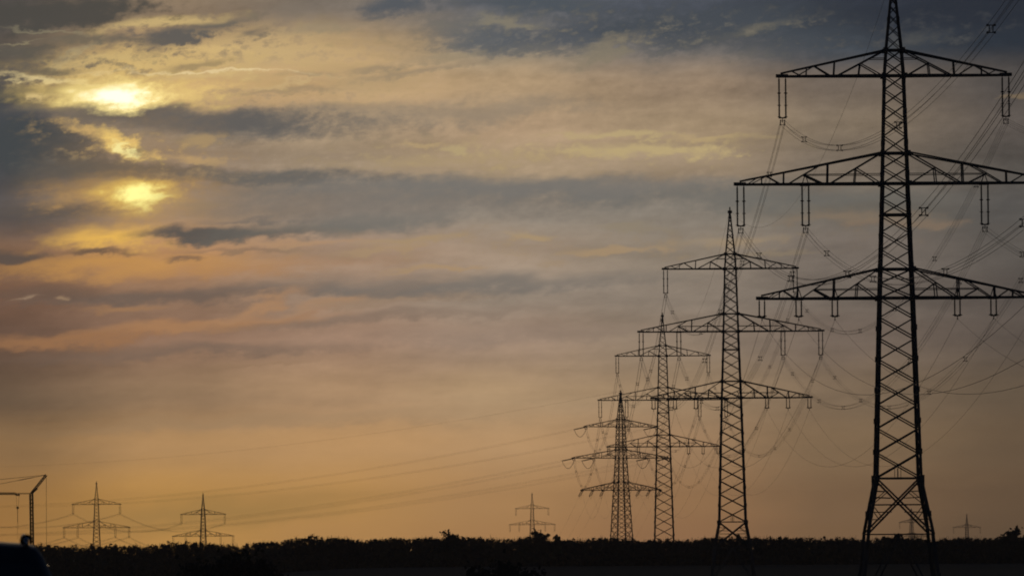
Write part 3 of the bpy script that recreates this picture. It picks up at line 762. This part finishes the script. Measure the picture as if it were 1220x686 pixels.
# ------------------------------------------------------------------ trees
def leaf_mesh(name, C, size, m, smooth=False):
    """many small randomly turned leaf-clump faces at centres C (n,3)"""
    n = len(C); a = rng.normal(size=(n,3)); a /= np.linalg.norm(a, axis=1)[:,None]
    b = np.cross(a, rng.normal(size=(n,3))); b /= np.linalg.norm(b, axis=1)[:,None]
    s_ = (size*rng.uniform(.6, 1.4, n))[:,None]
    V_ = np.stack([C-a*s_-b*s_*.5, C+a*s_-b*s_*.6, C+a*s_*.8+b*s_*.6, C-a*s_*.9+b*s_*.5], 1).reshape(-1, 3)
    return V_, n
def quads_to_mesh(name, V_, mats):
    nq = len(V_)//4; me = bpy.data.meshes.new(name); me.vertices.add(nq*4); me.vertices.foreach_set('co', V_.astype(np.float32).ravel())
    me.loops.add(nq*4); me.loops.foreach_set('vertex_index', np.arange(nq*4, dtype=np.int32))
    me.polygons.add(nq); me.polygons.foreach_set('loop_start', np.arange(0, nq*4, 4, dtype=np.int32)); me.polygons.foreach_set('loop_total', np.full(nq, 4, dtype=np.int32))
    me.materials.append(mats); me.update(calc_edges=True); return me
def twigs(P_, H_, w):
    """upright thin twig blades: base points, heights"""
    n = len(P_); an = rng.uniform(0, math.pi, n); dx_ = np.stack([np.cos(an), np.sin(an), np.zeros(n)], 1)*w/2
    tp = P_+np.stack([rng.normal(0,.12,n)*H_, rng.normal(0,.12,n)*H_, H_], 1)
    return np.stack([P_-dx_, P_+dx_, tp+dx_*.35, tp-dx_*.35], 1).reshape(-1, 3)
prof_px = np.array([-300,0,60,100,130,165,200,225,250,285,300,330,345,370,400,430,470,520,538,560,590,605,618,640,650,700,720,760,800,824,830,870,950,975,1000,1042,1046,1100,1108,1140,1160,1190,1230,1500])
prof_y = np.array([652,651,650,652,649,651,648,646,648,650.5,647,644,642,640.5,640.5,643,641,641,638,640,643,644,641,637,644,643,641,644,643,646,640,641,641,643,642,644,640,641,644,641,642,641,639,640])
def top_z(x, d):
    px = 610+F*x/d; y = np.interp(px, prof_px, prof_y); yh = 638.5-.0066*(px-610)
    return 8+(yh-y)*d/F
vs = []
for row, d0 in enumerate((1078, 1082, 1087, 1093, 1100, 1108)):
    x = -230.0
    while x < 230:
        x += random.uniform(1.0, 2.3); d = d0+random.uniform(-2.5, 2.5)
        z0 = G(x, d)-.1; h = float(top_z(x, d))-z0+random.gauss(0, .20)+.26*math.sin(x*1.13+row*.7)*math.sin(x*.41+2)+(random.random() < .03)*.6-.12
        n = 110; th = rng.uniform(0, 2*math.pi, n); zz = rng.beta(1.15, 1.0, n); rr = np.sqrt(rng.uniform(0, 1, n))*(1.5*(1-zz**2.6)+.3)*random.uniform(.75, 1.1)
        Cc = np.stack([x+rr*np.cos(th), d+rr*np.sin(th), z0+zz*h], 1)
        v_, _ = leaf_mesh('', Cc, .44*(1.15-.72*zz), None); vs.append(v_)
        k = 34; th = rng.uniform(0, 2*math.pi, k); rr = np.sqrt(rng.uniform(0,1,k))*1.3
        Pb = np.stack([x+rr*np.cos(th), d+rr*np.sin(th), z0+h*(rng.uniform(.7,.97,k))-rr*.35], 1)
        vs.append(twigs(Pb, rng.uniform(.4, 1.1, k)*random.uniform(.6, 1.25), rng.uniform(.04, .09, k)[:,None]))
wood = link('woodland', quads_to_mesh('woodland', np.concatenate(vs), M['leaf'])); tag(wood, 'dark bare wood along the horizon', 'woodland', kind='stuff')

def tree(x, y, h, wdt, label, conifer=False, n=1500, group=None, base=0.12, name='tree', leaf=.2):
    z0 = G(x, y); root = empty(name, (x, y, z0), random.uniform(0, 6))
    t = MB(); t.tube([(0,0,-.4),(.03*h*.2,0,h*.35),(-.02*h*.2,.05,h*.7),(0,0,h*.97)], [h*.028, h*.02, h*.012, .015], 8)
    tips = []
    for i in range(16 if not conifer else 22):
        f = random.uniform(.2, .92); a = random.uniform(0, 6.28); L = wdt*.5*(1-f*.75 if conifer else 1.05-abs(f-.5)*.9)
        p = Vector((0,0,h*f)); q = p+Vector((math.cos(a)*L, math.sin(a)*L, (.1 if conifer else .55)*L))
        t.tube([p, p.lerp(q,.5)+Vector((0,0,.05*L)), q], [h*.010*(1.1-f), h*.006*(1.1-f), .012], 5); tips.append((p, q))
    t.build('trunk', M['bark'], root)
    C_ = []
    per = n//len(tips)
    for p, q in tips:
        tt = rng.uniform(.3, 1.05, per)[:,None]; C_.append(np.array(p)*(1-tt)+np.array(q)*tt+rng.normal(0, wdt*.075, (per,3))*np.array([1,1,.6 if conifer else .9]))
    C_.append(np.stack([rng.normal(0,wdt*.05,per), rng.normal(0,wdt*.05,per), rng.uniform(h*.75,h*1.0,per)],1))
    v_, _ = leaf_mesh('', np.concatenate(C_), leaf, None)
    link('crown', quads_to_mesh('crown', v_, M['needle' if conifer else 'leaf']), root)
    tag(root, label, 'tree', group); return root
TG = 'trees standing proud of the wood'
def proud(px, py, d, wdt, label, conifer=False):
    x = (px-610)/F*d; z = 8+(638.5-.0066*(px-610)-py)*d/F
    tree(x, d, z-G(x, d), wdt, label, conifer, group=TG, leaf=.24, n=1300)
proud(640, 635, 1080, 4.2, 'dark round treetop in front of the faint central pylon')
proud(661, 636.5, 1073, 2.4, 'narrow pointed conifer a little right of the faint central pylon', True)
proud(537, 637, 1080, 5.2, 'broad low treetop rising from the middle of the wood')
proud(1203, 634, 1076, 4.2, 'dark treetop beside the right edge of the view')
proud(1209, 626.5, 1078, 1.6, 'thin spire-like conifer at the right edge of the view', True)
# scrub in the field
SG = 'bushes in the near field'
def bush(px, py, d, wdt, label):
    x = (px-610)/F*d; z = 8+(638.5-.0066*(px-610)-py)*d/F
    tree(x, d, z-G(x, d), wdt, label, False, n=2600, group=SG, leaf=.16, name='bush')
bush(262, 672, 430, 6.2, 'dark bush low at the frame bottom, left of centre')
bush(310, 676, 440, 4.2, 'smaller dark bush just right of the left bottom bush')
bush(600, 683, 420, 6.0, 'flat dark bush at the frame bottom, near the centre')
